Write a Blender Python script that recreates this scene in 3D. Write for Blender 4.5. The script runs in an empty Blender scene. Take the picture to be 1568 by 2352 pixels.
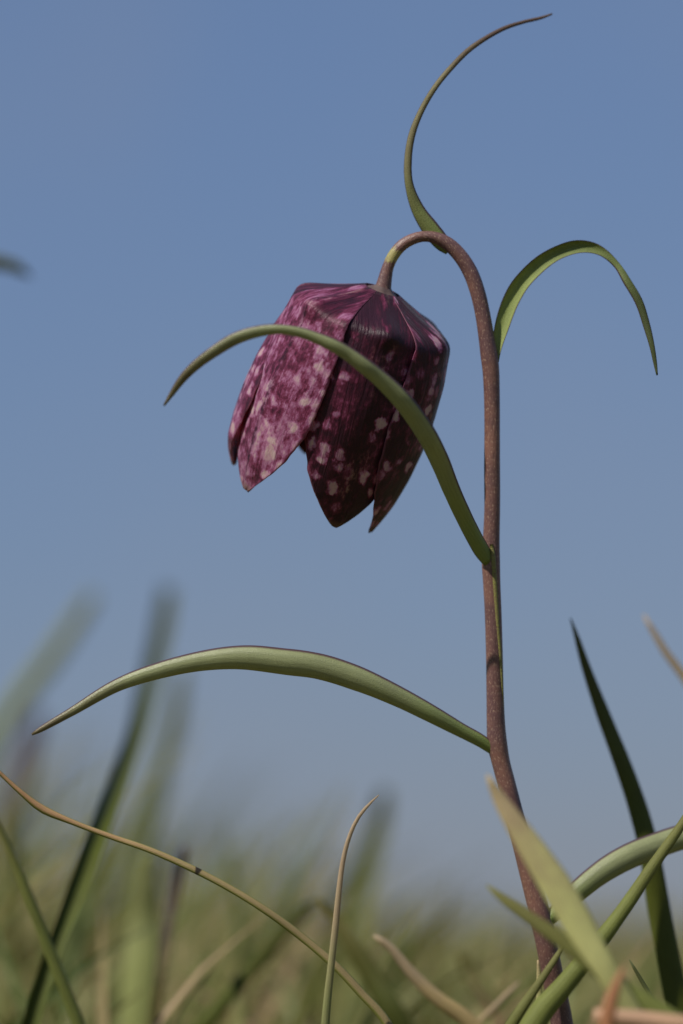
import bpy, math, random
import numpy as np
from mathutils import Vector, Matrix, noise

random.seed(7)
rng = np.random.default_rng(11)
scene = bpy.context.scene
COL = scene.collection

# ------------------------------------------------------------------ camera
# A low camera lying in the meadow: 6.5 cm above the ground, tilted up 8.5 degrees,
# 100 mm macro lens about half a metre from the flower.
FPX = 6537.0                      # focal length in pixels of a 1568 x 2352 picture
DIST = 0.472                      # metres to the plane of the stem
CAM_H = 0.065
PITCH = math.atan((2150 - 1176) / FPX)
cam_d = bpy.data.cameras.new('camera')
cam = bpy.data.objects.new('camera', cam_d)
COL.objects.link(cam)
cam.location = (0, -DIST, CAM_H)
cam.rotation_euler = (math.pi / 2 + PITCH, 0, 0)
cam_d.sensor_fit = 'VERTICAL'
cam_d.sensor_height = 36.0
cam_d.lens = 36.0 * FPX / 2352.0
cam_d.clip_start = 0.01
cam_d.clip_end = 3000.0
cam_d.dof.use_dof = True
cam_d.dof.focus_distance = DIST - 0.007
cam_d.dof.aperture_fstop = 7.5
scene.camera = cam

# ------------------------------------------------------------------ sky and sun
SUN_DIR = Vector((-0.50, -0.47, 0.73)).normalized()     # towards the sun
elev = math.asin(SUN_DIR.z)
azim = math.atan2(SUN_DIR.x, SUN_DIR.y)
world = bpy.data.worlds.new('World')
scene.world = world
world.use_nodes = True
wn, wl = world.node_tree.nodes, world.node_tree.links
wn.clear()
sky = wn.new('ShaderNodeTexSky')
sky.sky_type = 'NISHITA'
sky.sun_disc = False
sky.sun_elevation = elev
sky.sun_rotation = azim
sky.altitude = 0.0
sky.air_density = 2.0
sky.dust_density = 0.0
sky.ozone_density = 10.0
# a thin even veil over the whole sky flattens its gradient
gm = wn.new('ShaderNodeGamma')
gm.inputs['Gamma'].default_value = 0.42
hs = wn.new('ShaderNodeMix')
hs.data_type = 'RGBA'
hs.blend_type = 'MULTIPLY'
hs.inputs[0].default_value = 1.0
hs.inputs[7].default_value = (1.08, 1.33, 1.98, 1)
wtc = wn.new('ShaderNodeTexCoord')
wno = wn.new('ShaderNodeTexNoise')
wno.inputs['Scale'].default_value = 5.0
wno.inputs['Detail'].default_value = 2.0
wmr = wn.new('ShaderNodeMapRange')
wmr.interpolation_type = 'SMOOTHSTEP'
wmr.inputs[1].default_value = 0.40
wmr.inputs[2].default_value = 0.75
wmr.inputs[4].default_value = 0.14
veil = wn.new('ShaderNodeMix')
veil.data_type = 'RGBA'
veil.inputs[7].default_value = (2.6, 2.75, 3.2, 1)
wl.new(wtc.outputs['Generated'], wno.inputs['Vector'])
wl.new(wno.outputs[0], wmr.inputs[0])
wl.new(wmr.outputs[0], veil.inputs[0])
bg = wn.new('ShaderNodeBackground')
bg.inputs['Strength'].default_value = 0.1
wo = wn.new('ShaderNodeOutputWorld')
wl.new(sky.outputs[0], gm.inputs['Color'])
wl.new(gm.outputs[0], hs.inputs[6])
wl.new(hs.outputs[2], veil.inputs[6])
wl.new(veil.outputs[2], bg.inputs['Color'])
wl.new(bg.outputs[0], wo.inputs['Surface'])

sun_d = bpy.data.lights.new('sun', 'SUN')
sun_d.energy = 5.0
sun_d.angle = math.radians(0.53)
sun_d.color = (1.0, 0.95, 0.87)
sun = bpy.data.objects.new('sun', sun_d)
COL.objects.link(sun)
sun.location = SUN_DIR * 5
sun.rotation_euler = SUN_DIR.to_track_quat('Z', 'Y').to_euler()

vs = scene.view_settings
vs.view_transform = 'Standard'
vs.look = 'None'
vs.exposure = 0.0
vs.gamma = 1.0
vs.use_curve_mapping = False
scene.cycles.use_denoising = True
scene.cycles.max_bounces = 10
scene.cycles.transmission_bounces = 8

# ------------------------------------------------------------------ helpers
CAMP = np.array([0, -DIST, CAM_H])
FWD = np.array([0, math.cos(PITCH), math.sin(PITCH)])
UP = np.array([0, -math.sin(PITCH), math.cos(PITCH)])
RIGHT = np.array([1.0, 0, 0])
PX = DIST / FPX                   # metres per picture unit in the plane of the stem


def at(px, py, dd=0.0):
    """A point seen at (px, py), dd metres behind the plane of the stem."""
    d = DIST + dd
    return CAMP + FWD * d + RIGHT * ((px - 784) / FPX * d) + UP * ((1176 - py) / FPX * d)


def nrm(v):
    return v / np.maximum(np.linalg.norm(v, axis=-1, keepdims=True), 1e-12)


def catmull(arr, n):
    """Centripetal-ish resampling of control rows to n rows (columns 0-2 are positions)."""
    a = np.asarray(arr, float)
    seg = np.linalg.norm(np.diff(a[:, :3], axis=0), axis=1)
    t = np.concatenate([[0], np.cumsum(np.sqrt(seg) * np.sqrt(seg.mean()))])
    # tangents (finite differences on uneven spacing)
    m = np.zeros_like(a)
    for i in range(len(a)):
        if i == 0:
            m[i] = (a[1] - a[0]) / (t[1] - t[0])
        elif i == len(a) - 1:
            m[i] = (a[-1] - a[-2]) / (t[-1] - t[-2])
        else:
            d0 = (a[i] - a[i - 1]) / (t[i] - t[i - 1])
            d1 = (a[i + 1] - a[i]) / (t[i + 1] - t[i])
            w0, w1 = t[i + 1] - t[i], t[i] - t[i - 1]
            m[i] = (d0 * w0 + d1 * w1) / (w0 + w1)
    out = []
    # even arc-length resampling
    ts = np.linspace(0, t[-1], 600)

    def ev(x):
        i = min(max(np.searchsorted(t, x) - 1, 0), len(t) - 2)
        h = t[i + 1] - t[i]
        s = (x - t[i]) / h
        return ((2 * s**3 - 3 * s**2 + 1) * a[i] + (s**3 - 2 * s**2 + s) * h * m[i]
                + (-2 * s**3 + 3 * s**2) * a[i + 1] + (s**3 - s**2) * h * m[i + 1])
    dense = np.array([ev(x) for x in ts])
    L = np.concatenate([[0], np.cumsum(np.linalg.norm(np.diff(dense[:, :3], axis=0), axis=1))])
    for s in np.linspace(0, L[-1], n):
        out.append([np.interp(s, L, dense[:, k]) for k in range(a.shape[1])])
    return np.array(out), L[-1]


def make_mesh(name, verts, faces, uvs=None, mat=None, smooth=True):
    me = bpy.data.meshes.new(name)
    me.from_pydata([tuple(v) for v in verts], [], faces)
    if uvs:
        loops = np.zeros(len(me.loops), dtype=np.int32)
        me.loops.foreach_get('vertex_index', loops)
        for lname, data in uvs.items():
            lay = me.uv_layers.new(name=lname)
            lay.data.foreach_set('uv', np.asarray(data, np.float32)[loops].ravel())
    if smooth:
        me.polygons.foreach_set('use_smooth', [True] * len(me.polygons))
    if mat:
        me.materials.append(mat)
    me.update()
    return me


def link(name, me, origin=(0, 0, 0), parent=None, label=None, category=None, group=None, kind=None):
    o = bpy.data.objects.new(name, me)
    COL.objects.link(o)
    if parent is not None:
        o.parent = parent
    else:
        o.location = origin
    if label:
        o['label'] = label
    if category:
        o['category'] = category
    if group:
        o['group'] = group
    if kind:
        o['kind'] = kind
    return o


def grid_faces(nv, nu, closed_u=False, off=0, flip=False):
    f = []
    for i in range(nv - 1):
        for j in range(nu if closed_u else nu - 1):
            a = off + i * nu + j
            b = off + i * nu + (j + 1) % nu
            q = (a, b, b + nu, a + nu)
            f.append(q[::-1] if flip else q)
    return f


# ------------------------------------------------------------------ node helpers
class N:
    def __init__(self, name):
        self.m = bpy.data.materials.new(name)
        self.m.use_nodes = True
        self.t = self.m.node_tree
        self.t.nodes.clear()
        self.out = self.t.nodes.new('ShaderNodeOutputMaterial')

    def new(self, typ, **kw):
        n = self.t.nodes.new('ShaderNode' + typ)
        for k, v in kw.items():
            setattr(n, k, v)
        return n

    def put(self, sock, v):
        if isinstance(v, bpy.types.NodeSocket):
            self.t.links.new(v, sock)
        elif isinstance(v, (tuple, list)) and len(v) == 3 and sock.type == 'RGBA':
            sock.default_value = (*v, 1)
        else:
            sock.default_value = v

    def math(self, op, a, b=0.0, c=None, clamp=False):
        n = self.new('Math', operation=op, use_clamp=clamp)
        self.put(n.inputs[0], a)
        self.put(n.inputs[1], b)
        if c is not None:
            self.put(n.inputs[2], c)
        return n.outputs[0]

    def mix(self, fac, a, b, blend='MIX'):
        n = self.new('Mix', data_type='RGBA', blend_type=blend, clamp_factor=True)
        self.put(n.inputs[0], fac)
        self.put(n.inputs[6], a)
        self.put(n.inputs[7], b)
        return n.outputs[2]

    def uv(self, name):
        n = self.new('UVMap', uv_map=name)
        s = self.new('SeparateXYZ')
        self.t.links.new(n.outputs[0], s.inputs[0])
        return n.outputs[0], s.outputs[0], s.outputs[1]

    def comb(self, x, y, z=0.0):
        n = self.new('CombineXYZ')
        self.put(n.inputs[0], x)
        self.put(n.inputs[1], y)
        self.put(n.inputs[2], z)
        return n.outputs[0]

    def noise(self, vec, scale, detail=2.0, rough=0.5):
        n = self.new('TexNoise')
        self.put(n.inputs['Vector'], vec)
        n.inputs['Scale'].default_value = scale
        n.inputs['Detail'].default_value = detail
        n.inputs['Roughness'].default_value = rough
        return n.outputs[0]

    def smooth(self, v, lo, hi, to0=0.0, to1=1.0):
        n = self.new('MapRange', interpolation_type='SMOOTHSTEP')
        self.put(n.inputs[0], v)
        self.put(n.inputs[1], lo)
        self.put(n.inputs[2], hi)
        self.put(n.inputs[3], to0)
        self.put(n.inputs[4], to1)
        return n.outputs[0]

    def ramp(self, fac, stops):
        n = self.new('ValToRGB')
        cr = n.color_ramp
        while len(cr.elements) > 1:
            cr.elements.remove(cr.elements[-1])
        cr.elements[0].position = stops[0][0]
        cr.elements[0].color = (*stops[0][1], 1)
        for p, c in stops[1:]:
            e = cr.elements.new(p)
            e.color = (*c, 1)
        self.put(n.inputs[0], fac)
        return n.outputs[0]

    def surface(self, color, trans_color=None, trans=0.0, rough=0.5, spec=0.4, bump=None, bump_d=0.0001,
                bump_s=1.0, sheen=0.0):
        p = self.new('BsdfPrincipled')
        self.put(p.inputs['Base Color'], color)
        self.put(p.inputs['Roughness'], rough)
        self.put(p.inputs['Specular IOR Level'], spec)
        if sheen:
            p.inputs['Sheen Weight'].default_value = sheen
        nb = None
        if bump is not None:
            b = self.new('Bump')
            b.inputs['Distance'].default_value = bump_d
            b.inputs['Strength'].default_value = bump_s
            self.put(b.inputs['Height'], bump)
            nb = b.outputs[0]
            self.t.links.new(nb, p.inputs['Normal'])
        res = p.outputs[0]
        if trans > 0:
            tr = self.new('BsdfTranslucent')
            self.put(tr.inputs[0], trans_color if trans_color is not None else color)
            if nb is not None:
                self.t.links.new(nb, tr.inputs['Normal'])
            mx = self.new('MixShader')
            mx.inputs[0].default_value = trans
            self.t.links.new(res, mx.inputs[1])
            self.t.links.new(tr.outputs[0], mx.inputs[2])
            res = mx.outputs[0]
        self.t.links.new(res, self.out.inputs[0])
        return self.m


def leaf_material(name, tip, mid, base, margin=None, margin_w=0.05, trans=0.35, trans_tint=(1.3, 1.25, 0.6),
                  tip_at=0.08, base_at=0.9, vein=9.0, vein_amt=0.07, rough=0.55, spec=0.2, blotch=0.25,
                  spots=None):
    """Monocot leaf: parallel veins, coloured margin, tip and base, fine cell grain."""
    k = N(name)
    _, u, v = k.uv('norm')
    cm, cu, cv = k.uv('cm')
    stretched = k.comb(cu, k.math('MULTIPLY', cv, 0.12))
    n_blot = k.noise(k.comb(k.math('MULTIPLY', cu, 2.0), cv), 1.6, 3.0, 0.6)
    n_vein = k.noise(stretched, 42.0, 3.0, 0.6)
    cell = k.noise(k.comb(cu, k.math('MULTIPLY', cv, 0.6)), 75.0, 2.0, 0.6)
    vv = k.math('ADD', v, k.math('MULTIPLY', k.math('SUBTRACT', n_blot, 0.5), 0.25))
    col = k.ramp(vv, [(0.0, tip), (tip_at, tip), (min(tip_at + 0.22, 0.5), mid), (max(base_at - 0.25, 0.55), mid),
                      (base_at, base), (1.0, base)])
    # veins and grain
    line = k.math('SINE', k.math('MULTIPLY', k.math('ADD', u, k.math('MULTIPLY', n_vein, 0.02)), vein * 6.283))
    amt = k.math('ADD', k.math('MULTIPLY', line, vein_amt * 0.5),
                 k.math('MULTIPLY', k.math('SUBTRACT', n_vein, 0.5), vein_amt * 3.0))
    amt = k.math('ADD', amt, k.math('MULTIPLY', k.math('SUBTRACT', cell, 0.5), 0.7))
    amt = k.math('ADD', amt, k.math('MULTIPLY', k.math('SUBTRACT', n_blot, 0.5), blotch * 2.0))
    gain = k.math('ADD', amt, 1.0)
    g3 = k.comb(gain, gain, gain)
    col = k.mix(1.0, col, g3, 'MULTIPLY')
    if margin is not None:
        e = k.math('ABSOLUTE', k.math('SUBTRACT', u, 0.5))
        e = k.math('ADD', e, k.math('MULTIPLY', k.math('SUBTRACT', cell, 0.5), 0.05))
        col = k.mix(k.smooth(e, 0.5 - margin_w * 1.6, 0.5 - margin_w * 0.4), col, margin)
    if spots is not None:
        sn = k.noise(k.comb(k.math('MULTIPLY', cu, 0.4), cv), 1.15, 2.0, 0.5)
        col = k.mix(k.smooth(sn, 0.665, 0.685), col, spots)
    tcol = k.mix(1.0, col, trans_tint, 'MULTIPLY')
    h = k.math('ADD', k.math('MULTIPLY', line, 0.08), k.math('ADD', k.math('MULTIPLY', cell, 1.3), k.math('MULTIPLY', n_vein, 0.5)))
    return k.surface(col, tcol, trans, rough, spec, h, 0.00012, 0.6)


GREEN = (0.105, 0.15, 0.045)
PURPLE = (0.085, 0.045, 0.05)
M = {}
M['leaf'] = leaf_material('fritillary_leaf', (0.15, 0.12, 0.06), (0.275, 0.295, 0.14), (0.19, 0.24, 0.06),
                          margin=PURPLE, margin_w=0.05, tip_at=0.02, base_at=0.98, vein=6, trans=0.2, rough=0.36, spec=0.5)
M['leaf_tip'] = leaf_material('fritillary_bract', (0.15, 0.10, 0.075), (0.24, 0.21, 0.11), (0.22, 0.27, 0.08),
                              margin=PURPLE, margin_w=0.10, tip_at=0.22, base_at=0.92, vein=5, trans=0.3)
M['leaf_cup'] = leaf_material('fritillary_bract_green', (0.07, 0.085, 0.03), (0.19, 0.23, 0.075), (0.27, 0.32, 0.10),
                              margin=PURPLE, margin_w=0.085, tip_at=0.2, base_at=0.75, vein=4, trans=0.3)
M['blade_green'] = leaf_material('fresh_blade', (0.18, 0.175, 0.055), (0.18, 0.20, 0.05), (0.165, 0.19, 0.045),
                                 vein=7, trans=0.3)
M['blade_dark'] = leaf_material('dark_blade', (0.08, 0.085, 0.02), (0.085, 0.098, 0.014), (0.07, 0.088, 0.012),
                                vein=6, trans=0.22)
M['blade_lime'] = leaf_material('lime_blade', (0.46, 0.36, 0.20), (0.50, 0.49, 0.20), (0.40, 0.38, 0.13),
                                vein=6, trans=0.35, tip_at=0.03)
M['blade_sage'] = leaf_material('sage_blade', (0.24, 0.25, 0.10), (0.26, 0.28, 0.09), (0.29, 0.29, 0.10),
                                vein=5, trans=0.35)
M['blade_tan'] = leaf_material('tan_blade', (0.58, 0.34, 0.17), (0.34, 0.26, 0.12), (0.36, 0.28, 0.15),
                               margin=(0.20, 0.21, 0.05), margin_w=0.2, vein=5, trans=0.25, tip_at=0.08, spots=(0.035, 0.028, 0.02))
M['blade_thin'] = leaf_material('thin_blade', (0.48, 0.36, 0.23), (0.27, 0.28, 0.11), (0.24, 0.27, 0.10),
                                vein=4, trans=0.3, tip_at=0.18)
M['blade_straw'] = leaf_material('straw_blade', (0.42, 0.32, 0.20), (0.44, 0.33, 0.14), (0.40, 0.32, 0.12),
                                 vein=5, trans=0.3)
M['blade_rust'] = leaf_material('rust_blade', (0.42, 0.20, 0.10), (0.42, 0.17, 0.045), (0.36, 0.16, 0.05),
                                vein=5, trans=0.25)
M['dry_bark'] = leaf_material('dry_stalk', (0.42, 0.26, 0.16), (0.44, 0.26, 0.15), (0.36, 0.22, 0.12), vein=5, trans=0.1)
M['blade_brown'] = leaf_material('brown_tipped_blade', (0.09, 0.06, 0.06), (0.11, 0.09, 0.03), (0.12, 0.13, 0.04),
                                 vein=5, trans=0.3, tip_at=0.12)
M['blade_olive'] = leaf_material('olive_blade', (0.11, 0.10, 0.025), (0.075, 0.085, 0.018), (0.07, 0.095, 0.02),
                                 vein=5, trans=0.3)
M['blade_band'] = leaf_material('banded_blade', (0.10, 0.11, 0.04), (0.22, 0.25, 0.09), (0.20, 0.23, 0.08),
                                vein=4, trans=0.25, tip_at=0.015, spots=(0.03, 0.035, 0.02))


# ------------------------------------------------------------------ blade / leaf builder
def ribbon(name, pts, mat, cup=35.0, roll=0.0, thick=0.35e-3, n=56, nu=11, convex=1, fold=0.0,
           ground=True, origin_base=True, wave=0.0, seed=0):
    """pts from the tip to the base: (px, py, width, depth behind the stem plane, [roll], [cup]).
    Returns mesh and the base point.  The section is a cupped, thick strip."""
    rows = []
    for p in pts:
        px, py, w, dd = p[:4]
        r = p[4] if len(p) > 4 and p[4] is not None else roll
        c = p[5] if len(p) > 5 and p[5] is not None else cup
        pos = at(px, py, dd)
        rows.append([*pos, w / FPX * (DIST + dd), r, c])
    if ground:
        a, b = np.array(rows[-2][:3]), np.array(rows[-1][:3])
        t = nrm(b - a)
        w, r, c = rows[-1][3:]
        z = b[2]
        if z > -0.002:
            hlen = z + 0.003
            d1 = nrm(t * 0.6 + np.array([0, 0, -0.5]))
            d1[2] = min(d1[2], -0.35)
            p1 = b + d1 * (hlen * 0.5 / -d1[2])
            d2 = nrm(d1 * 0.6 + np.array([0, 0, -0.6]))
            p2 = p1 + d2 * ((p1[2] + 0.003) / -d2[2])
            rows.append([*p1, w * 0.95, r, c])
            rows.append([*p2, w * 0.8, r, c])
    cur, L = catmull(rows, n)
    P = cur[:, :3]
    T = nrm(np.gradient(P, axis=0))
    V = nrm(P - CAMP)
    S0 = nrm(np.cross(T, V))
    N0 = nrm(np.cross(S0, T))
    N0 *= np.where((N0 * V).sum(1, keepdims=True) < 0, 1, -1)
    r = np.radians(cur[:, 4])[:, None]
    S = np.cos(r) * S0 + np.sin(r) * N0
    Nn = np.cos(r) * N0 - np.sin(r) * S0
    W = np.maximum(cur[:, 3] / np.maximum(np.cos(np.radians(cur[:, 4])), 0.3), 0.00012)
    W = W * np.array([1 + 0.07 * noise.noise(Vector((seed * 3.7, q * 55, 0.9))) + 0.03 * noise.noise(Vector((seed * 1.7, q * 240, 4.9)))
                      for q in np.linspace(0, L, n)])
    c = np.radians(np.maximum(np.abs(cur[:, 5]), 3.0))
    sg = np.sign(cur[:, 5]) * convex
    us = np.linspace(-1, 1, nu)
    verts, uvn, uvc = [], [], []
    ss = np.linspace(0, L, n)
    for side in (1, -1):
        for i in range(n):
            R = (W[i] / 2) / math.sin(c[i])
            th = min(thick, W[i] * 0.3)
            wob = wave * W[i] * noise.noise(Vector((seed * 7.1, ss[i] * 90, 0.3)))
            for u in us:
                a = u * c[i]
                bul = R * (math.cos(a) - math.cos(c[i])) * sg[i]
                bul -= fold * W[i] * (1 - abs(u)) * sg[i]      # keel along the midrib
                tk = 0.5 * th * math.sqrt(max(1 - u**4 * 0.97, 0.0)) * side
                verts.append(P[i] + S[i] * (R * math.sin(a) + wob) + Nn[i] * (bul + tk))
                uvn.append(((u + 1) / 2, i / (n - 1)))
                uvc.append((u * W[i] * 50 + seed, ss[i] * 100 + seed * 3))
    faces = grid_faces(n, nu) + grid_faces(n, nu, off=n * nu, flip=True)
    o2 = n * nu
    for i in range(n - 1):
        for j in (0, nu - 1):
            a, b = i * nu + j, (i + 1) * nu + j
            q = (a, b, b + o2, a + o2)
            faces.append(q if j == 0 else q[::-1])
    for i in (0, n - 1):
        for j in range(nu - 1):
            a, b = i * nu + j, i * nu + j + 1
            q = (a, b, b + o2, a + o2)
            faces.append(q[::-1] if i == 0 else q)
    verts = np.array(verts)
    base = P[-1].copy()
    return verts, faces, {'norm': uvn, 'cm': uvc}, base


def grass_blade(name, label, category, pts, mat, group=None, **kw):
    kw.setdefault('seed', len(bpy.data.objects))
    verts, faces, uvs, base = ribbon(name, pts, mat, **kw)
    me = make_mesh(name, verts - base, faces, uvs, M[mat])
    return link(name, me, base, label=label, category=category, group=group)


# ------------------------------------------------------------------ ground
k = N('meadow_soil')
tc = k.new('TexCoord')
n1 = k.noise(tc.outputs['Object'], 3.0, 5.0, 0.6)
n2 = k.noise(tc.outputs['Object'], 45.0, 4.0, 0.65)
gcol = k.ramp(k.math('ADD', k.math('MULTIPLY', n1, 0.6), k.math('MULTIPLY', n2, 0.4)),
              [(0.3, (0.08, 0.07, 0.03)), (0.48, (0.13, 0.125, 0.045)), (0.6, (0.18, 0.145, 0.065)), (0.75, (0.11, 0.13, 0.04))])
soil = k.surface(gcol, rough=0.95, spec=0.1, bump=n2, bump_d=0.01)
gx = np.concatenate([-np.geomspace(900, 0.3, 34), np.linspace(-0.25, 0.25, 25), np.geomspace(0.3, 900, 34)])
gv = []
for y in gx:
    for x in gx:
        rr = math.hypot(x, y)
        gv.append((x, y, (noise.noise(Vector((x * 1.3, y * 1.3, 0))) * 0.012 * min(1, rr / 1.0) if rr < 60 else 0)))
me = make_mesh('ground', gv, grid_faces(len(gx), len(gx)), None, soil)
g = link('ground', me, kind='structure')
g['label'] = 'brownish green meadow ground under the grass'


def gz(x, y):
    rr = math.hypot(x, y)
    return noise.noise(Vector((x * 1.3, y * 1.3, 0))) * 0.012 * min(1, rr) if rr < 60 else 0.0


# ------------------------------------------------------------------ fritillary plant
base_pt = at(1306, 2352, 0.004)
base_pt = np.array([base_pt[0] + 0.004, base_pt[1], -0.002])
plant = bpy.data.objects.new('fritillary', None)
plant.empty_display_size = 0.02
COL.objects.link(plant)
plant.location = base_pt
plant['label'] = 'tall fritillary plant with nodding purple chequered bell flower and narrow leaves'
plant['category'] = 'flower'


def plant_part(name, verts, faces, uvs, mat, parent=None, label=None):
    me = make_mesh(name, np.asarray(verts) - base_pt, faces, uvs, mat)
    return link(name, me, parent=parent or plant, label=label)


# stem -------------------------------------------------------------
k = N('fritillary_stem')
_, u, v = k.uv('norm')
cm, cu, cv = k.uv('cm')
fleck = k.noise(k.comb(cu, k.math('MULTIPLY', cv, 0.40)), 42.0, 3.0, 0.65)
fleck2 = k.noise(k.comb(cu, k.math('MULTIPLY', cv, 0.15)), 30.0, 3.0, 0.6)
blot = k.noise(k.comb(cu, cv), 1.1, 3.0, 0.6)
base = k.mix(k.smooth(blot, 0.35, 0.68), (0.105, 0.053, 0.052), (0.19, 0.092, 0.068))
base = k.mix(k.smooth(v, 0.60, 0.85), base, (0.075, 0.040, 0.045))
base = k.mix(k.math('MULTIPLY', k.smooth(fleck, 0.53, 0.72), 0.75), base, (0.42, 0.29, 0.20))
base = k.mix(k.math('MULTIPLY', k.smooth(fleck2, 0.52, 0.75), 0.5), base, (0.06, 0.025, 0.03))
# the yellow-green patch on the flower stalk, streaked at its edges
ring = k.math('SUBTRACT', 1.0, k.math('DIVIDE', k.math('ABSOLUTE', k.math('SUBTRACT', v, 0.031)), 0.011), clamp=True)
ring = k.math('ADD', ring, k.math('MULTIPLY', k.math('SUBTRACT', fleck2, 0.55), 1.6))
base = k.mix(k.smooth(ring, 0.25, 0.55), base, (0.30, 0.26, 0.09))
hh = k.math('ADD', fleck, fleck2)
M['stem'] = k.surface(base, rough=0.40, spec=0.4, bump=hh, bump_d=0.00008, bump_s=0.8)

stem_pts = [  # px, py, width, depth
    (878, 672, 40, 0.0), (880, 660, 37, 0.0), (884, 640, 32, 0.0), (891, 612, 27, 0.0), (903, 587, 27, 0.0),
    (922, 564, 27, 0.0), (948, 549, 26, 0.0), (975, 543, 25, 0.0), (1002, 547, 28, 0.0), (1028, 560, 32, 0.0),
    (1056, 587, 34, 0), (1080, 625, 35, 0), (1097, 672, 35, 0), (1108, 720, 35, 0), (1117, 775, 37, 0),
    (1123, 815, 40, 0), (1127, 850, 39, 0), (1129, 900, 37, 0), (1130, 980, 36, 0), (1130, 1080, 37, 0),
    (1130, 1170, 37, 0), (1128, 1240, 39, 0), (1127, 1290, 42, 0), (1129, 1340, 40, 0), (1132, 1400, 39, 0),
    (1135, 1500, 39, 0), (1137, 1600, 40, 0), (1139, 1670, 43, 0), (1142, 1710, 46, 0), (1150, 1750, 42, 0.0),
    (1163, 1800, 42, 0.0), (1181, 1870, 43, 0.0), (1202, 1950, 45, 0.0), (1222, 2030, 46, 0.0), (1240, 2100, 50, 0.0),
    (1256, 2175, 49, 0.0), (1273, 2260, 50, 0.001), (1290, 2352, 52, 0.002)]
rows = [[*at(a, b, d), w * PX] for a, b, w, d in stem_pts]
rows.append([base_pt[0] - 0.002, base_pt[1], 0.02, 54 * PX])
rows.append([*base_pt, 56 * PX])
cur, L = catmull(rows, 230)
P = cur[:, :3]
T = nrm(np.gradient(P, axis=0))
NS = 20
verts, uvn, uvc = [], [], []
ref = np.array([0, 1.0, 0])
for i in range(len(P)):
    A = nrm(np.cross(T[i], ref))
    B = np.cross(A, T[i])
    rad = cur[i, 3] / 2
    for j in range(NS + 1):
        a = 2 * math.pi * j / NS
        rr = rad * (1 + 0.03 * noise.noise(Vector((math.cos(a), math.sin(a), i * 0.09))))
        verts.append(P[i] + (A * math.cos(a) + B * math.sin(a)) * rr)
        uvn.append((j / NS, i / (len(P) - 1)))
        uvc.append((j / NS * 2 * math.pi * rad * 100, i / (len(P) - 1) * L * 100))
faces = grid_faces(len(P), NS + 1)
faces.append(tuple(range(NS)))
stem = plant_part('stem', verts, faces, {'norm': uvn, 'cm': uvc}, M['stem'],
                  label='purple brown speckled stem bent over at the top like a hook')

# yellow-green ridge running down the stem from the crossing leaf ---
k = N('stem_ridge')
_, u, v = k.uv('norm')
cm, cu, cv = k.uv('cm')
rn = k.noise(k.comb(cu, cv), 30.0, 2.0, 0.6)
M['ridge'] = k.surface(k.mix(k.smooth(rn, 0.4, 0.65), (0.19, 0.19, 0.05), (0.14, 0.10, 0.05)), rough=0.5, spec=0.3,
                       bump=rn, bump_d=0.0001)


def tube(path, radii, ns=8, n=40):
    cu_, L_ = catmull([[*p, r] for p, r in zip(path, radii)], n)
    P_ = cu_[:, :3]
    T_ = nrm(np.gradient(P_, axis=0))
    vv, u1, u2 = [], [], []
    for i in range(n):
        A = nrm(np.cross(T_[i], np.array([0.13, 1.0, 0.07])))
        B = np.cross(A, T_[i])
        for j in range(ns):
            a = 2 * math.pi * j / ns
            vv.append(P_[i] + (A * math.cos(a) + B * math.sin(a)) * cu_[i, 3])
            u1.append((j / ns, i / (n - 1)))
            u2.append((j / ns * 0.2, i / (n - 1) * L_ * 100))
    ff = grid_faces(n, ns, closed_u=True)
    ff.append(tuple(range(ns)))
    ff.append(tuple(range((n - 1) * ns, n * ns))[::-1])
    return vv, ff, {'norm': u1, 'cm': u2}


rp = [(1128, 1250), (1132, 1275), (1135, 1320), (1139, 1380), (1143, 1440), (1148, 1500), (1152, 1570), (1155, 1640)]
rd = [-0.00135, -0.00140, -0.00132, -0.00122, -0.00112, -0.00100, -0.0008, -0.0005]
v_, f_, uv_ = tube([at(a, b, d) for (a, b), d in zip(rp, rd)], [3e-4, 4e-4, 4e-4, 3.6e-4, 3.3e-4, 3e-4, 2.6e-4, 1.5e-4])
plant_part('stem_ridge', v_, f_, uv_, M['ridge'])


def leaf(pts, mat, **kw):
    kw.setdefault('ground', False)
    label = kw.pop('label', None)
    kw.setdefault('seed', len(bpy.data.objects))
    v_, f_, uv_, _ = ribbon('leaf', pts, mat, **kw)
    return plant_part('leaf', v_, f_, uv_, M[mat], label=label)


# top bract, curling up into the sky
leaf([(1268, 32, 4, 0.006), (1242, 41, 7, 0.006), (1202, 50.5, 8, 0.005), (1160, 64, 9.5, 0.004), (1118, 86, 10.5, 0.003),
      (1076, 115, 12, 0.002), (1037, 154, 12.5, 0.001), (1000, 199, 13, 0.0), (967, 255, 14, 0.0),
      (946, 309, 16, 0.0), (937, 365, 17, 0.0), (939, 421, 19, 0.0), (959, 480, 30, 0.0007), (992, 530, 40, 0.001),
      (1016, 560, 36, 0.001), (1030, 579, 16, 0.0004)],
     'leaf_tip', cup=55, roll=12, thick=0.5e-3, n=80, label='thin bract curling up above the stem in a long hook')
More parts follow.
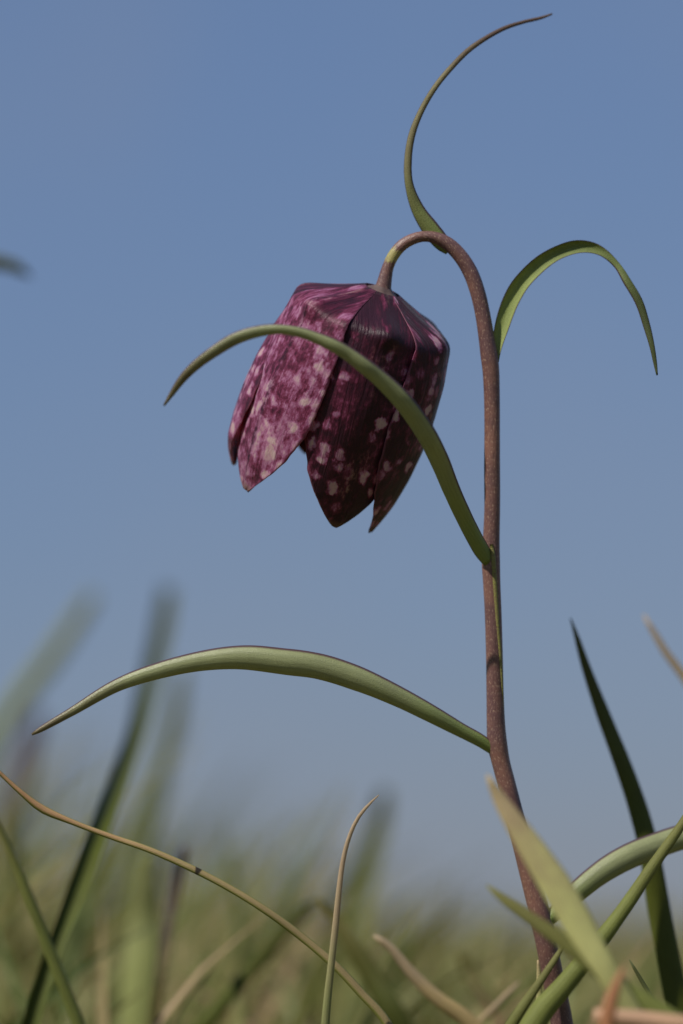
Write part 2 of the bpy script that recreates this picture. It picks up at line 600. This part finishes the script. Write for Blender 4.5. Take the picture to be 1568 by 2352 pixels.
# right bract, arching over
leaf([(1509, 862, 4, -0.004), (1504, 831, 9, -0.0035), (1497, 794, 12, -0.003), (1485, 748, 16, -0.002),
      (1467, 693, 18, -0.001, 10, 40), (1439, 645, 18, 0.000, 25, 45), (1418, 611, 15, 0.001, 30, 20),
      (1388, 582, 19, 0.001, 20, -45), (1360, 569, 26, 0.001, 5, -65), (1323, 567, 31, 0.001, 0, -75), (1282, 580, 33, 0.001, 0, -75),
      (1243, 604, 36, 0.001, 0, -70), (1197, 650, 39, 0.001, 0, -70), (1172, 693, 39, 0.001, 0, -70),
      (1153, 748, 34, 0.0005, 0, -70), (1141, 800, 22, 0, 0, -65), (1137, 838, 14, -0.0004, 0, -40)],
     'leaf_cup', thick=0.6e-3, n=90, nu=15, label='channelled green bract with brown margins arching over')
# leaf crossing in front of the bell
leaf([(376, 932, 4, -0.022), (395, 903, 12, -0.022), (420, 868, 19, -0.0225), (450, 838, 23, -0.023), (490, 808, 26, -0.0235),
      (544, 776, 28, -0.024), (602, 759, 25, -0.0245), (645, 756, 22, -0.025), (689, 763, 23, -0.025),
      (730, 777, 25, -0.025), (770, 795, 29, -0.025), (800, 813, 32, -0.0245), (836, 840, 36, -0.024), (865, 863, 38, -0.023),
      (896, 891, 41, -0.022), (925, 922, 43, -0.021), (955, 961, 44, -0.019), (982, 1003, 44, -0.017),
      (1008, 1055, 43, -0.0135), (1038, 1128, 41, -0.009), (1068, 1193, 39, -0.005, 15), (1092, 1240, 38, -0.0028, 0),
      (1108, 1268, 36, -0.0014, -5), (1122, 1292, 26, -0.0007, -5)],
     'leaf', cup=48, roll=28, thick=0.6e-3, n=100, nu=15, label='long leaf arching in front of the flower')
# long lower leaf reaching left
leaf([(73, 1687, 5, -0.006), (90, 1677, 12, -0.006), (165, 1634, 20, -0.006), (270, 1573, 29, -0.006), (375, 1537, 37, -0.006), (475, 1516, 45, -0.006),
      (560, 1510, 54, -0.006), (650, 1519, 58, -0.006), (735, 1531, 58, -0.0055), (825, 1560, 56, -0.005), (915, 1600, 48, -0.004),
      (990, 1639, 41, -0.003), (1055, 1675, 34, -0.0015), (1105, 1702, 30, -0.0005), (1132, 1722, 24, 0.0)],
     'leaf', cup=64, roll=22, thick=0.8e-3, n=100, nu=17, label='broad pale green leaf reaching out sideways low on the stem')
# lowest leaf to the right
leaf([(1900, 2080, 4, 0.01), (1850, 2010, 14, 0.01), (1760, 1938, 36, 0.01), (1650, 1908, 50, 0.009), (1568, 1922, 56, 0.008), (1520, 1937, 57, 0.007),
      (1445, 1966, 57, 0.005), (1385, 2000, 53, 0.0035), (1320, 2052, 46, 0.002), (1282, 2090, 36, 0.001), (1258, 2112, 30, 0.0), (1244, 2125, 22, 0.0)],
     'leaf', cup=66, roll=-22, thick=0.8e-3, n=80, nu=17, label='thick curved leaf leaving the base of the stem')
# pale sheath at the stem foot
leaf([(1235, 2205, 4, -0.003), (1237, 2240, 10, -0.003), (1238, 2290, 14, -0.003), (1243, 2340, 20, -0.003), (1256, 2400, 30, -0.002), (1285, 2500, 40, 0.0)],
     'blade_lime', cup=40, thick=0.3e-3, n=30, label='pale papery sheath at the foot of the stem')

# flower -----------------------------------------------------------
APX = at(879, 664, 0.0)
tilt_back = math.radians(14.0)
ax_img = np.array([-0.343, 0.939])          # down and to the side in the picture
A2 = RIGHT * ax_img[0] - UP * ax_img[1]
LAT = RIGHT * 0.939 - UP * 0.343
AX = A2 * math.cos(tilt_back) + FWD * math.sin(tilt_back)
FR = nrm(np.cross(LAT, AX))
if FR.dot(FWD) > 0:
    FR = -FR
prof_s = [-20, 14, 36, 52, 62, 72, 100, 160, 250, 320, 400, 470, 520, 545]
prof_r = [-4, 66, 118, 156, 178, 185, 190, 202, 209, 209, 202, 189, 173, 163]
hw_t = [0, .05, .12, .3, .5, .65, .78, .86, .92, .96, .985, 1.0]
hw_a = [33, 33, 34, 37, 38.5, 37, 31, 24.5, 17, 11, 6.5, 2.5]


def sm_interp(x, xs, ys, w=15.0):
    return sum(np.interp(x + d * w, xs, ys) for d in (-1, -.66, -.33, 0, .33, .66, 1)) / 7


def petal_material():
    k = N('chequered_petal')
    _, u, v = k.uv('norm')
    cm, cu, cv = k.uv('cm')
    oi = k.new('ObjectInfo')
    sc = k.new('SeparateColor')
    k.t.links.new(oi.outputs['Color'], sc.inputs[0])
    light_bias = sc.outputs[0]
    off = k.math('MULTIPLY', oi.outputs['Random'], 37.0)
    warp1 = k.noise(k.comb(cu, cv, off), 4.5, 3.0, 0.6)
    warp2 = k.noise(k.comb(cu, cv, k.math('ADD', off, 9.0)), 4.5, 3.0, 0.6)
    x = k.math('ADD', cu, k.math('MULTIPLY', k.math('SUBTRACT', warp1, 0.5), 0.22))
    y = k.math('ADD', cv, k.math('MULTIPLY', k.math('SUBTRACT', warp2, 0.5), 0.34))
    # rows of pale spots between the veins, each with its own strength
    vo = k.new('TexVoronoi', voronoi_dimensions='3D')
    k.put(vo.inputs['Vector'], k.comb(k.math('DIVIDE', x, 0.25), k.math('DIVIDE', y, 0.30), k.math('FLOOR', off)))
    vo.inputs['Scale'].default_value = 1.0
    vo.inputs['Randomness'].default_value = 0.62
    rnd = k.new('SeparateColor')
    k.t.links.new(vo.outputs['Color'], rnd.inputs[0])
    spot = k.math('SUBTRACT', 1.0, k.smooth(vo.outputs['Distance'], 0.18, 0.52))
    spot = k.math('MULTIPLY', spot, k.math('ADD', k.math('MULTIPLY', rnd.outputs[0], 0.75), 0.33))
    big = k.noise(k.comb(cu, k.math('MULTIPLY', cv, 0.5), off), 2.6, 2.0, 0.5)
    mott = k.noise(k.comb(cu, k.math('MULTIPLY', cv, 0.6), off), 8.5, 5.0, 0.72)
    fine = k.noise(k.comb(cu, k.math('MULTIPLY', cv, 0.2), off), 85.0, 2.0, 0.6)
    vein = k.noise(k.comb(cu, k.math('MULTIPLY', cv, 0.05), off), 24.0, 2.0, 0.5)
    apex = k.smooth(v, 0.06, 0.28, 0.35, 1.0)
    val = k.math('MULTIPLY', k.math('SUBTRACT', spot, 0.28), sc.outputs[1])
    val = k.math('ADD', val, k.math('MULTIPLY', k.math('SUBTRACT', big, 0.5), 0.75))
    val = k.math('ADD', val, k.math('MULTIPLY', k.math('SUBTRACT', mott, 0.5), 1.25))
    val = k.math('ADD', val, k.math('MULTIPLY', k.math('MULTIPLY', apex, k.math('SUBTRACT', fine, 0.5)), 0.14))
    val = k.math('ADD', val, k.math('MULTIPLY', k.math('MULTIPLY', apex, k.math('SUBTRACT', vein, 0.5)), 0.30))
    val = k.math('ADD', val, light_bias)
    # darker round the shoulder near the stalk and along the tips
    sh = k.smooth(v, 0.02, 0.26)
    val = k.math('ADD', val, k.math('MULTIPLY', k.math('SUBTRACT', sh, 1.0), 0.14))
    col = k.ramp(val, [(0.20, (0.042, 0.008, 0.021)), (0.38, (0.10, 0.014, 0.038)), (0.52, (0.22, 0.040, 0.095)),
                       (0.66, (0.38, 0.14, 0.265)), (0.82, (0.50, 0.28, 0.38)), (1.0, (0.58, 0.45, 0.44))])
    # midrib: a dark line, with greenish-cream flecks beside it
    e = k.math('ABSOLUTE', k.math('SUBTRACT', u, 0.5))
    rib = k.math('SUBTRACT', 1.0, k.smooth(k.math('ADD', e, k.math('MULTIPLY', k.math('SUBTRACT', warp1, 0.5), 0.05)), 0.008, 0.045))
    rib = k.math('MULTIPLY', rib, k.smooth(mott, 0.38, 0.6, 1.0, 0.25))
    col = k.mix(k.math('MULTIPLY', rib, 0.75), col, (0.03, 0.010, 0.018))
    band = k.math('MULTIPLY', k.math('SUBTRACT', 1.0, k.smooth(e, 0.05, 0.16)), k.smooth(mott, 0.50, 0.66))
    band = k.math('MULTIPLY', band, k.smooth(big, 0.42, 0.6))
    col = k.mix(k.math('MULTIPLY', band, 0.4), col, (0.36, 0.31, 0.17))
    col = k.mix(k.math('MULTIPLY', k.smooth(e, 0.470, 0.498), 0.55), col, (0.30, 0.10, 0.17))
    tipf = k.smooth(v, 0.955, 0.995)
    col = k.mix(k.math('MULTIPLY', tipf, 0.65), col, (0.17, 0.10, 0.045))
    tcol = k.mix(1.0, col, (1.9, 0.8, 0.9), 'MULTIPLY')
    h = k.math('ADD', k.math('MULTIPLY', vein, 1.1), k.math('ADD', k.math('MULTIPLY', fine, 0.4), k.math('MULTIPLY', mott, 0.8)))
    return k.surface(col, tcol, 0.38, 0.42, 0.35, h, 0.00022, 0.75, sheen=0.06)


M['petal'] = petal_material()
k = N('petal_base')
tc = k.new('TexCoord')
M['recept'] = k.surface(k.mix(k.noise(tc.outputs['Object'], 900.0, 3.0), (0.05, 0.03, 0.035), (0.16, 0.11, 0.09)),
                        rough=0.55, spec=0.3)
k = N('pistil_green')
tc = k.new('TexCoord')
M['pistil'] = k.surface(k.mix(k.noise(tc.outputs['Object'], 600.0, 2.0), (0.22, 0.26, 0.08), (0.34, 0.33, 0.14)), rough=0.5)

# receptacle: a small disc under the stalk that carries the petals
rv, rf = [], []
rs = [(-7, 17), (-5, 19.5), (0, 25), (4, 33), (8, 42), (14, 46), (20, 30), (22, 2)]
for s, r_ in rs:
    for j in range(24):
        a = 2 * math.pi * j / 24
        rr = r_ * (1 + 0.06 * math.cos(6 * a + 0.5))
        rv.append(APX + AX * s * PX + (FR * math.cos(a) + LAT * math.sin(a)) * rr * PX)
rf = grid_faces(len(rs), 24, closed_u=True)
rf.append(tuple(range(24))[::-1])
rf.append(tuple(range((len(rs) - 1) * 24, len(rs) * 24)))
flower = plant_part('flower', rv, rf, None, M['recept'], label='nodding purple chequered bell flower')


def petal(phi0, skew, outer, length, light_bias, rscale=1.0, flare=0.0, tip_in=0.0, seed=0, label=None, hw=1.0, kn=14.0, contrast=0.55):
    NV, NU = 84, 33
    th = 0.36e-3
    offs = 5.5 if outer else -2.0
    us = np.linspace(-1, 1, NU)
    verts, uvn, uvc = [], [], []
    grids = []
    for side in (0, 1):
        g_ = np.zeros((NV, NU, 3))
        for i in range(NV):
            t = (i / (NV - 1))
            t = t * 0.93 + 0.07 * (1 - (1 - t)**2)
            s = 2 + t * (length - 2)
            r0 = sm_interp(s, prof_s, prof_r) * rscale
            ha = np.interp(t, hw_t, hw_a) * hw
            ha = ha * (1 + 0.025 * noise.noise(Vector((t * 9, seed * 3.3, 1.0))))
            pc = phi0 + skew * t * t
            for j, u in enumerate(us):
                ragged = 1 + 0.02 * noise.noise(Vector((t * 26, seed * 5 + (u > 0), 0.0))) if abs(u) > 0.8 else 1
                uu = u * ragged
                phi = math.radians(pc + ha * uu)
                r = r0 + offs * min(1, t * 6)
                k1 = 1 - uu * uu
                # each petal is a little flatter than the round, with a keel and a nectary knob on the shoulder
                r *= 1 + 0.030 * (k1 - 0.55) * min(1, t * 5)
                knob = math.exp(-((s - 66) / 24.0)**2 - (uu / 0.30)**2)
                r += kn * knob
                s2 = s - 7.0 * knob
                crease = math.exp(-(uu / 0.09)**2)
                r += 2.2 * crease * math.sin(min(t, .95) * 3.0)
                # shallow folds running out from the stalk
                r += 2.6 * math.sin(uu * 7.0 + seed) * math.exp(-((t - 0.10) / 0.09)**2)
                r += 2.0 * noise.noise(Vector((uu * 2.2 + seed * 9, t * 3.5, 2.0))) * min(1, t * 4)
                r += 0.8 * noise.noise(Vector((uu * 14 + seed * 9, t * 3.5, 5.0)))
                # free margins lift a little
                lift = (abs(uu)**6) * (4.0 if outer else -3.0)
                r += lift * min(1, t * 4)
                r += flare * max(0, t - 0.25) * (1 - 0.5 * max(0, t - 0.85) / 0.15)
                r -= tip_in * max(0, t - 0.9) * 10 * 8
                p = APX + AX * s2 * PX + (FR * math.cos(phi) + LAT * math.sin(phi)) * r * PX
                g_[i, j] = p
                uvn.append(((u + 1) / 2, t))
                uvc.append((math.radians(ha * uu) * 200 * (max(r0, 20) / 205)**0.95 * PX * 100 + seed * 1.7, s * PX * 100))
        grids.append(g_)
    g0 = grids[0]
    # thickness along the surface normal
    du = np.gradient(g0, axis=1)
    dv = np.gradient(g0, axis=0)
    nn = nrm(np.cross(du, dv))
    cen = g0.mean(axis=(0, 1))
    axp = APX + AX * (np.einsum('ijk,k->ij', g0 - APX, AX))[..., None]
    outw = g0 - axp
    sgn = np.sign((nn * outw).sum(-1, keepdims=True))
    nn = nn * np.where(sgn == 0, 1, sgn)
    edge = np.ones((NV, NU, 1))
    edge[:, 0] = edge[:, -1] = 0.25
    edge[:, 1] = edge[:, -2] = 0.7
    g1 = g0 - nn * th * edge
    verts = np.concatenate([g0.reshape(-1, 3), g1.reshape(-1, 3)])
    o2 = NV * NU
    faces = grid_faces(NV, NU, flip=True) + grid_faces(NV, NU, off=o2)
    for i in range(NV - 1):
        for j in (0, NU - 1):
            a, b = i * NU + j, (i + 1) * NU + j
            q = (a, b, b + o2, a + o2)
            faces.append(q if j else q[::-1])
    for i in (0, NV - 1):
        for j in range(NU - 1):
            a, b = i * NU + j, i * NU + j + 1
            q = (a, b, b + o2, a + o2)
            faces.append(q if i == 0 else q[::-1])
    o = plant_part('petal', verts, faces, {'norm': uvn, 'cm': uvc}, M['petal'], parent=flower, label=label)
    o.color = (light_bias, contrast, 0, 1)  # sun and shade painted per petal: lit one paler, shaded ones darker
    return o


petal(-46, -7, True, 532, 0.65, seed=1, hw=0.96, contrast=0.42, label='pink chequered petal lit by the sun, its colour paled to match')
petal(16, 15, False, 533, 0.48, seed=2, contrast=0.75, label='maroon chequered petal, its colour darkened for shade')
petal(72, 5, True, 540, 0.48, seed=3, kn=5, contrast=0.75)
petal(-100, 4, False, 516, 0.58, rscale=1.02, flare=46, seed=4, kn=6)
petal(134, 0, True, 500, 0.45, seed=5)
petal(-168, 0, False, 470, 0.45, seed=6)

# pistil and stamens inside the bell
pc = [APX + AX * s * PX for s in (15, 120, 240, 330, 400)]
v_, f_, uv_ = tube(pc, [1.6e-3, 1.5e-3, 0.8e-3, 0.9e-3, 0.5e-3], 10, 24)
plant_part('pistil', v_, f_, uv_, M['pistil'], parent=flower)
for j in range(6):
    a = math.radians(60 * j + 20)
    d = FR * math.cos(a) + LAT * math.sin(a)
    pc = [APX + AX * s * PX + d * r_ * PX for s, r_ in ((15, 14), (120, 50), (230, 70), (240, 71), (320, 74), (330, 74))]
    v_, f_, uv_ = tube(pc, [3e-4, 3e-4, 3e-4, 9e-4, 9e-4, 3e-4], 8, 24)
    plant_part('stamen', v_, f_, uv_, M['pistil'], parent=flower)

# ------------------------------------------------------------------ blades one can tell apart
G = grass_blade
# crisp ones beside the plant
G('grass_shoot', 'long thin tan and green blade arching low across the meadow, its tip dry orange', 'grass blade',
  [(-60, 1715, 4, -0.012), (0, 1776, 9, -0.010), (50, 1822, 12, -0.009), (95, 1857, 18, -0.008, -25), (160, 1886, 13, -0.007), (250, 1920, 13, -0.006),
   (340, 1951, 14, -0.006), (430, 1990, 15, -0.006), (520, 2036, 16, -0.006), (610, 2091, 18, -0.006), (690, 2150, 19, -0.005),
   (770, 2218, 20, -0.005), (830, 2282, 21, -0.005), (890, 2352, 22, -0.005)], 'blade_tan', cup=50, roll=-22, n=90)
G('grass_shoot', 'thin upright blade with a dry bent tip, crossing the long arching blade', 'grass blade',
  [(870, 1826, 2, -0.012), (845, 1850, 7, -0.012), (820, 1882, 9, -0.012), (800, 1928, 10, -0.012), (787, 1980, 11.5, -0.012),
   (779, 2040, 13, -0.012), (770, 2130, 15, -0.012), (760, 2220, 16, -0.012), (747, 2352, 19, -0.012)], 'blade_thin', cup=45, roll=-15, n=60)
G('leaf_shoot', 'tall broad dark green blade standing behind the curved lowest leaf', 'leaf blade',
  [(1310, 1420, 3, 0.026), (1324, 1462, 12, 0.026), (1345, 1530, 21, 0.026), (1385, 1640, 32, 0.026), (1428, 1750, 40, 0.025), (1463, 1850, 46, 0.025), (1490, 1950, 49, 0.024),
   (1512, 2080, 53, 0.024), (1535, 2200, 55, 0.023), (1562, 2352, 58, 0.022)], 'blade_dark', cup=28, roll=-22, n=60)
G('grass_shoot', 'stout green blade slanting across the foot of the stem', 'grass blade',
  [(1655, 1740, 3, -0.006), (1610, 1815, 14, -0.008), (1568, 1890, 20, -0.010), (1500, 1988, 26, -0.013), (1430, 2092, 32, -0.016), (1370, 2172, 40, -0.018), (1300, 2258, 48, -0.020),
   (1225, 2352, 58, -0.022)], 'blade_green', cup=70, roll=-16, thick=0.7e-3, n=60)
G('grass_shoot', 'slender green blade leaning across the stem foot beside the stout blade', 'grass blade',
  [(1300, 2160, 3, -0.016), (1284, 2188, 12, -0.017), (1240, 2255, 18, -0.018), (1180, 2345, 26, -0.019), (1150, 2400, 28, -0.019)], 'blade_green', cup=45, n=40)
G('grass_shoot', 'tiny green blade with dark bands near the tall dark blade', 'grass blade',
  [(1445, 2204, 3, -0.004), (1460, 2230, 8, -0.004), (1482, 2268, 10, -0.004), (1505, 2306, 11, -0.004), (1532, 2356, 13, -0.004)], 'blade_band', cup=40, n=40)
G('grass_shoot', 'pale dry curved blade with a blunt tip low beside the plant', 'grass blade',
  [(858, 2149, 8, 0.030), (872, 2157, 13, 0.030), (900, 2180, 18, 0.030), (940, 2230, 25, 0.030), (1000, 2290, 32, 0.030), (1090, 2360, 36, 0.030)], 'blade_straw', cup=40, roll=15, n=40)
# nearer than the plant, out of focus
G('leaf_shoot', 'soft pale lime blade with a pointed tip in front of the stem', 'leaf blade',
  [(1118, 1780, 6, -0.050), (1140, 1822, 28, -0.050), (1172, 1875, 44, -0.051), (1222, 1950, 62, -0.052), (1274, 2030, 72, -0.053),
   (1318, 2105, 70, -0.054), (1352, 2165, 60, -0.055), (1392, 2230, 52, -0.056), (1440, 2310, 48, -0.056), (1480, 2380, 46, -0.056)], 'blade_lime', cup=22, roll=-12, n=60)
G('grass_shoot', 'soft green blade slanting down in front of the lime blade', 'grass blade',
  [(1118, 2034, 5, -0.048), (1150, 2062, 20, -0.049), (1210, 2105, 30, -0.050), (1290, 2160, 36, -0.051), (1360, 2215, 40, -0.052), (1430, 2270, 44, -0.053),
   (1540, 2340, 46, -0.054), (1620, 2400, 46, -0.054)], 'blade_green', cup=30, roll=-10, n=50)
G('grass_shoot', 'soft rusty orange dry blade poking up behind the level tan stalk', 'grass blade',
  [(1430, 2222, 6, -0.066), (1417, 2258, 20, -0.066), (1403, 2300, 30, -0.066), (1393, 2360, 34, -0.066)], 'blade_rust', cup=35, n=30)
G('dry_grass_shoot', 'dry tan stalk lying nearly level at the foot of the rusty blade', 'grass stalk',
  [(1362, 2332, 30, -0.060), (1420, 2338, 40, -0.060), (1500, 2346, 44, -0.060), (1600, 2360, 44, -0.060), (1700, 2392, 34, -0.058)], 'dry_bark', cup=75, thick=0.9e-3, n=40)
G('grass_shoot', 'blurred dark grass tip hanging alone against the blue sky', 'grass blade',
  [(70, 636, 6, 0.15), (48, 619, 22, 0.15), (20, 608, 28, 0.15), (-20, 600, 32, 0.15), (-120, 612, 36, 0.15), (-220, 700, 40, 0.15),
   (-300, 950, 44, 0.15), (-340, 1300, 46, 0.15), (-350, 1700, 50, 0.15), (-340, 2100, 50, 0.15), (-330, 2400, 50, 0.15)], 'blade_dark', cup=30, n=70)
# behind the plant
G('grass_shoot', 'folded dark green blade with a pale channel, leaning behind the broad pale leaf', 'grass blade',
  [(388, 1345, 34, 0.36), (372, 1440, 42, 0.32), (345, 1550, 44, 0.25), (315, 1670, 44, 0.17), (280, 1770, 46, 0.105), (225, 1915, 48, 0.065), (165, 2075, 46, 0.052), (118, 2200, 42, 0.046),
   (70, 2352, 42, 0.042)], 'blade_dark', cup=-70, roll=-10, n=70, nu=15)
G('grass_shoot', 'green blade bending under the dry tip of the long arching blade', 'grass blade',
  [(-60, 1770, 4, 0.030), (-5, 1895, 13, 0.030), (30, 1972, 19, 0.030), (70, 2072, 24, 0.030), (108, 2170, 27, 0.030), (140, 2250, 28, 0.030), (182, 2360, 28, 0.030)], 'blade_green', cup=40, roll=-20, n=50)
G('grass_shoot', 'tan blade tip slanting in beside the tall dark blade', 'grass blade',
  [(1478, 1412, 5, 0.055), (1500, 1450, 14, 0.055), (1530, 1500, 18, 0.055), (1572, 1556, 21, 0.055), (1660, 1700, 24, 0.055), (1730, 1900, 26, 0.055), (1780, 2200, 28, 0.055)], 'blade_straw', cup=40, n=50)
G('grass_shoot', 'very blurred pale blade leaning far over in the background', 'grass blade',
  [(215, 1365, 24, 0.42), (180, 1420, 36, 0.42), (110, 1520, 42, 0.41), (40, 1610, 44, 0.40), (-40, 1730, 46, 0.39), (-120, 1900, 46, 0.38), (-180, 2100, 46, 0.37)], 'blade_sage', cup=35, n=40)
G('grass_shoot', 'blurred grey green blade beside the folded dark blade', 'grass blade',
  [(420, 1535, 18, 0.38), (405, 1620, 36, 0.37), (380, 1730, 40, 0.36), (350, 1850, 42, 0.35), (325, 1980, 42, 0.34), (300, 2150, 42, 0.33)], 'blade_dark', cup=35, n=40)
G('grass_shoot', 'blurred blade with a dark brown tip standing in the background grass', 'grass blade',
  [(424, 1945, 20, 0.11), (412, 2000, 24, 0.11), (398, 2070, 24, 0.11), (382, 2150, 24, 0.105), (365, 2260, 24, 0.10), (352, 2360, 24, 0.10)], 'blade_brown', cup=35, n=40)
G('leaf_shoot', 'wide pale sage blade standing upright in the background grass', 'leaf blade',
  [(342, 1960, 20, 0.14), (336, 2030, 50, 0.14), (330, 2120, 68, 0.14), (322, 2230, 76, 0.135), (312, 2360, 80, 0.13)], 'blade_sage', cup=25, n=40)
G('grass_shoot', 'blurred dark green blade slanting down, its tip meeting the olive blade', 'grass blade',
  [(722, 2068, 8, 0.105), (690, 2095, 26, 0.10), (630, 2165, 32, 0.10), (560, 2245, 36, 0.10), (480, 2340, 40, 0.095), (440, 2390, 40, 0.095)], 'blade_dark', cup=35, n=40)
G('grass_shoot', 'blurred olive blade behind the thin upright blade', 'grass blade',
  [(730, 2062, 10, 0.085), (765, 2100, 26, 0.085), (810, 2170, 40, 0.082), (860, 2255, 50, 0.08), (900, 2320, 56, 0.078), (930, 2380, 56, 0.078)], 'blade_olive', cup=35, roll=20, n=40)
G('grass_shoot', 'very blurred grey blade rising behind the thin upright blade', 'grass blade',
  [(885, 1815, 24, 0.34), (870, 1890, 46, 0.34), (840, 1980, 54, 0.33), (805, 2080, 58, 0.32), (770, 2180, 58, 0.31), (740, 2300, 56, 0.3)], 'blade_dark', cup=-55, n=40)
G('grass_shoot', 'blurred green blade low behind the pale dry blade', 'grass blade',
  [(1050, 2180, 14, 0.12), (1075, 2220, 34, 0.12), (1110, 2280, 42, 0.115), (1170, 2360, 46, 0.11)], 'blade_olive', cup=30, n=30)
G('grass_shoot', 'thin blurred tan blade beside the stem foot', 'grass blade',
  [(1192, 2256, 6, 0.045), (1170, 2278, 11, 0.045), (1130, 2318, 13, 0.045), (1090, 2362, 14, 0.045)], 'blade_straw', cup=30, n=30)
G('grass_shoot', 'very blurred brown blade below the leaning pale blade', 'grass blade',
  [(88, 1630, 20, 0.42), (70, 1700, 44, 0.42), (48, 1790, 52, 0.41), (20, 1900, 54, 0.40), (-20, 2050, 54, 0.39)], 'blade_brown', cup=35, n=40)

# ------------------------------------------------------------------ meadow grass nobody could count
k = N('meadow_grass')
att = k.new('Attribute', attribute_name='tint')
att2 = k.new('Attribute', attribute_name='along')
gc = k.ramp(att.outputs['Fac'], [(0.0, (0.05, 0.085, 0.015)), (0.22, (0.125, 0.155, 0.04)), (0.45, (0.205, 0.20, 0.068)),
                                 (0.62, (0.25, 0.23, 0.085)), (0.78, (0.33, 0.25, 0.12)), (0.9, (0.38, 0.26, 0.15)), (1.0, (0.15, 0.08, 0.04))])
gc = k.mix(k.math('MULTIPLY', k.smooth(att2.outputs['Fac'], 0.75, 1.0), 0.4), gc, (0.22, 0.17, 0.09))
M['meadow'] = k.surface(gc, k.mix(1.0, gc, (1.25, 1.2, 0.6), 'MULTIPLY'), 0.35, 0.5, 0.3)


def field(name, spots, label):
    V_, F_, tint, along = [], [], [], []
    for (x, y, h, w, tn, lean, az, wz) in spots:
        z0 = gz(x, y) - 0.003
        n = 6
        fx, fy = math.cos(az), math.sin(az)
        sx_, sy_ = math.cos(wz), math.sin(wz)
        b0 = len(V_)
        for i in range(n):
            t = i / (n - 1)
            bend = lean * t**1.9
            hh = h * (t - 0.28 * lean * t**2.5)
            cx, cy, cz = x + fx * bend * h, y + fy * bend * h, z0 + hh
            ww = w * 0.5 * (1 - t**2.2) + w * 0.03
            kx, ky = -sy_ * ww * 0.35, sx_ * ww * 0.35
            V_.append((cx - sx_ * ww, cy - sy_ * ww, cz))
            V_.append((cx + kx, cy + ky, cz))
            V_.append((cx + sx_ * ww, cy + sy_ * ww, cz))
            tint += [tn] * 3
            along += [t] * 3
        for i in range(n - 1):
            for j in (0, 1):
                a = b0 + i * 3 + j
                F_.append((a, a + 1, a + 4, a + 3))
    me = make_mesh(name, V_, F_, None, M['meadow'])
    for nm, d in (('tint', tint), ('along', along)):
        at_ = me.attributes.new(nm, 'FLOAT', 'POINT')
        at_.data.foreach_set('value', np.array(d, np.float32))
    return link(name, me, label=label, category='grass', kind='stuff')


spots = []
# short turf round the plant and the camera
for _ in range(5000):
    x, y = random.uniform(-0.5, 0.5), random.uniform(-0.75, 0.25)
    h = random.uniform(0.012, 0.038)
    spots.append((x, y, h, random.uniform(0.0012, 0.003), min(1, max(0, random.gauss(0.42, 0.22))), random.uniform(0.1, 0.9),
                  random.uniform(0, 6.28), random.uniform(0, 3.14)))
# taller grass behind, getting sparser and coarser with distance
for d0, d1, cnt, wd in ((0.20, 0.6, 700, 0.0028), (0.5, 1.6, 7000, 0.0034), (1.5, 5.0, 22000, 0.006), (4.5, 18, 16000, 0.014)):
    for _ in range(cnt):
        y = math.sqrt(random.uniform(d0**2, d1**2))
        dist = y + DIST
        hwid = 0.30 + 0.42 * dist
        x = random.uniform(-hwid, hwid)
        lx = x / (0.12 * dist)
        left = max(0.0, min(1.0, (0.25 - lx) / 1.1))
        clump = 0.5 + noise.noise(Vector((x * 5 / max(1, y), y * 3 / max(1, y), 3.0)))
        h = (0.055 + random.random()**2 * (0.022 + 0.065 * left) * max(0.2, clump + 0.4)) * (1 if y < 1.6 else 1 + 0.06 * (y - 1.6))
        if y > 5:
            h = random.uniform(0.07, 0.16)
        tn = min(1, max(0, random.gauss(0.57, 0.2) + 0.4 * noise.noise(Vector((x * 3, y * 2, 9.0)))))
        spots.append((x, y, h, wd * random.uniform(0.6, 1.3), tn, random.uniform(0.1, 0.9), random.gauss(0.4, 1.0), random.uniform(-0.9, 0.9)))
# taller single blades standing up out of it, most of them left of the plant
for _ in range(1100):
    y = random.uniform(0.16, 1.1)
    dist = y + DIST
    lx = random.uniform(-1.6, 1.6)
    if lx > 0 and random.random() < 0.55:
        continue
    left = max(0.0, min(1.0, (0.3 - lx) / 1.2))
    top = (random.random()**1.5) * (95 + 480 * left)          # how far it stands above the far meadow
    h = CAM_H + top / FPX * dist
    tn = min(1, max(0, random.gauss(0.42, 0.22)))
    spots.append((lx * 0.12 * dist, y, h * 1.12, random.uniform(0.0022, 0.005), tn, random.uniform(0.15, 0.75),
                  random.gauss(0.3, 0.9), random.uniform(-0.9, 0.9)))
# scattered blades close behind the plant, dark and pale mixed
for _ in range(150):
    y = random.uniform(0.05, 0.34)
    dist = y + DIST
    lx = random.uniform(-1.3, 1.3)
    left = max(0.0, min(1.0, (0.4 - lx) / 1.4))
    top = random.uniform(-230, 10 + 190 * left)
    h = CAM_H + top / FPX * dist
    tn = random.choice((0.02, 0.1, 0.3, 0.42, 0.6, 0.75, 0.88, 1.0))
    spots.append((lx * 0.12 * dist, y, h * 1.2, random.uniform(0.0018, 0.0046), tn, random.uniform(0.3, 1.0),
                  random.choice((0.2, 2.6, 0.6)) + random.gauss(0, 0.5), random.uniform(-0.9, 0.9)))
field('meadow_grass', spots, 'out of focus green and straw meadow grass behind the flower')
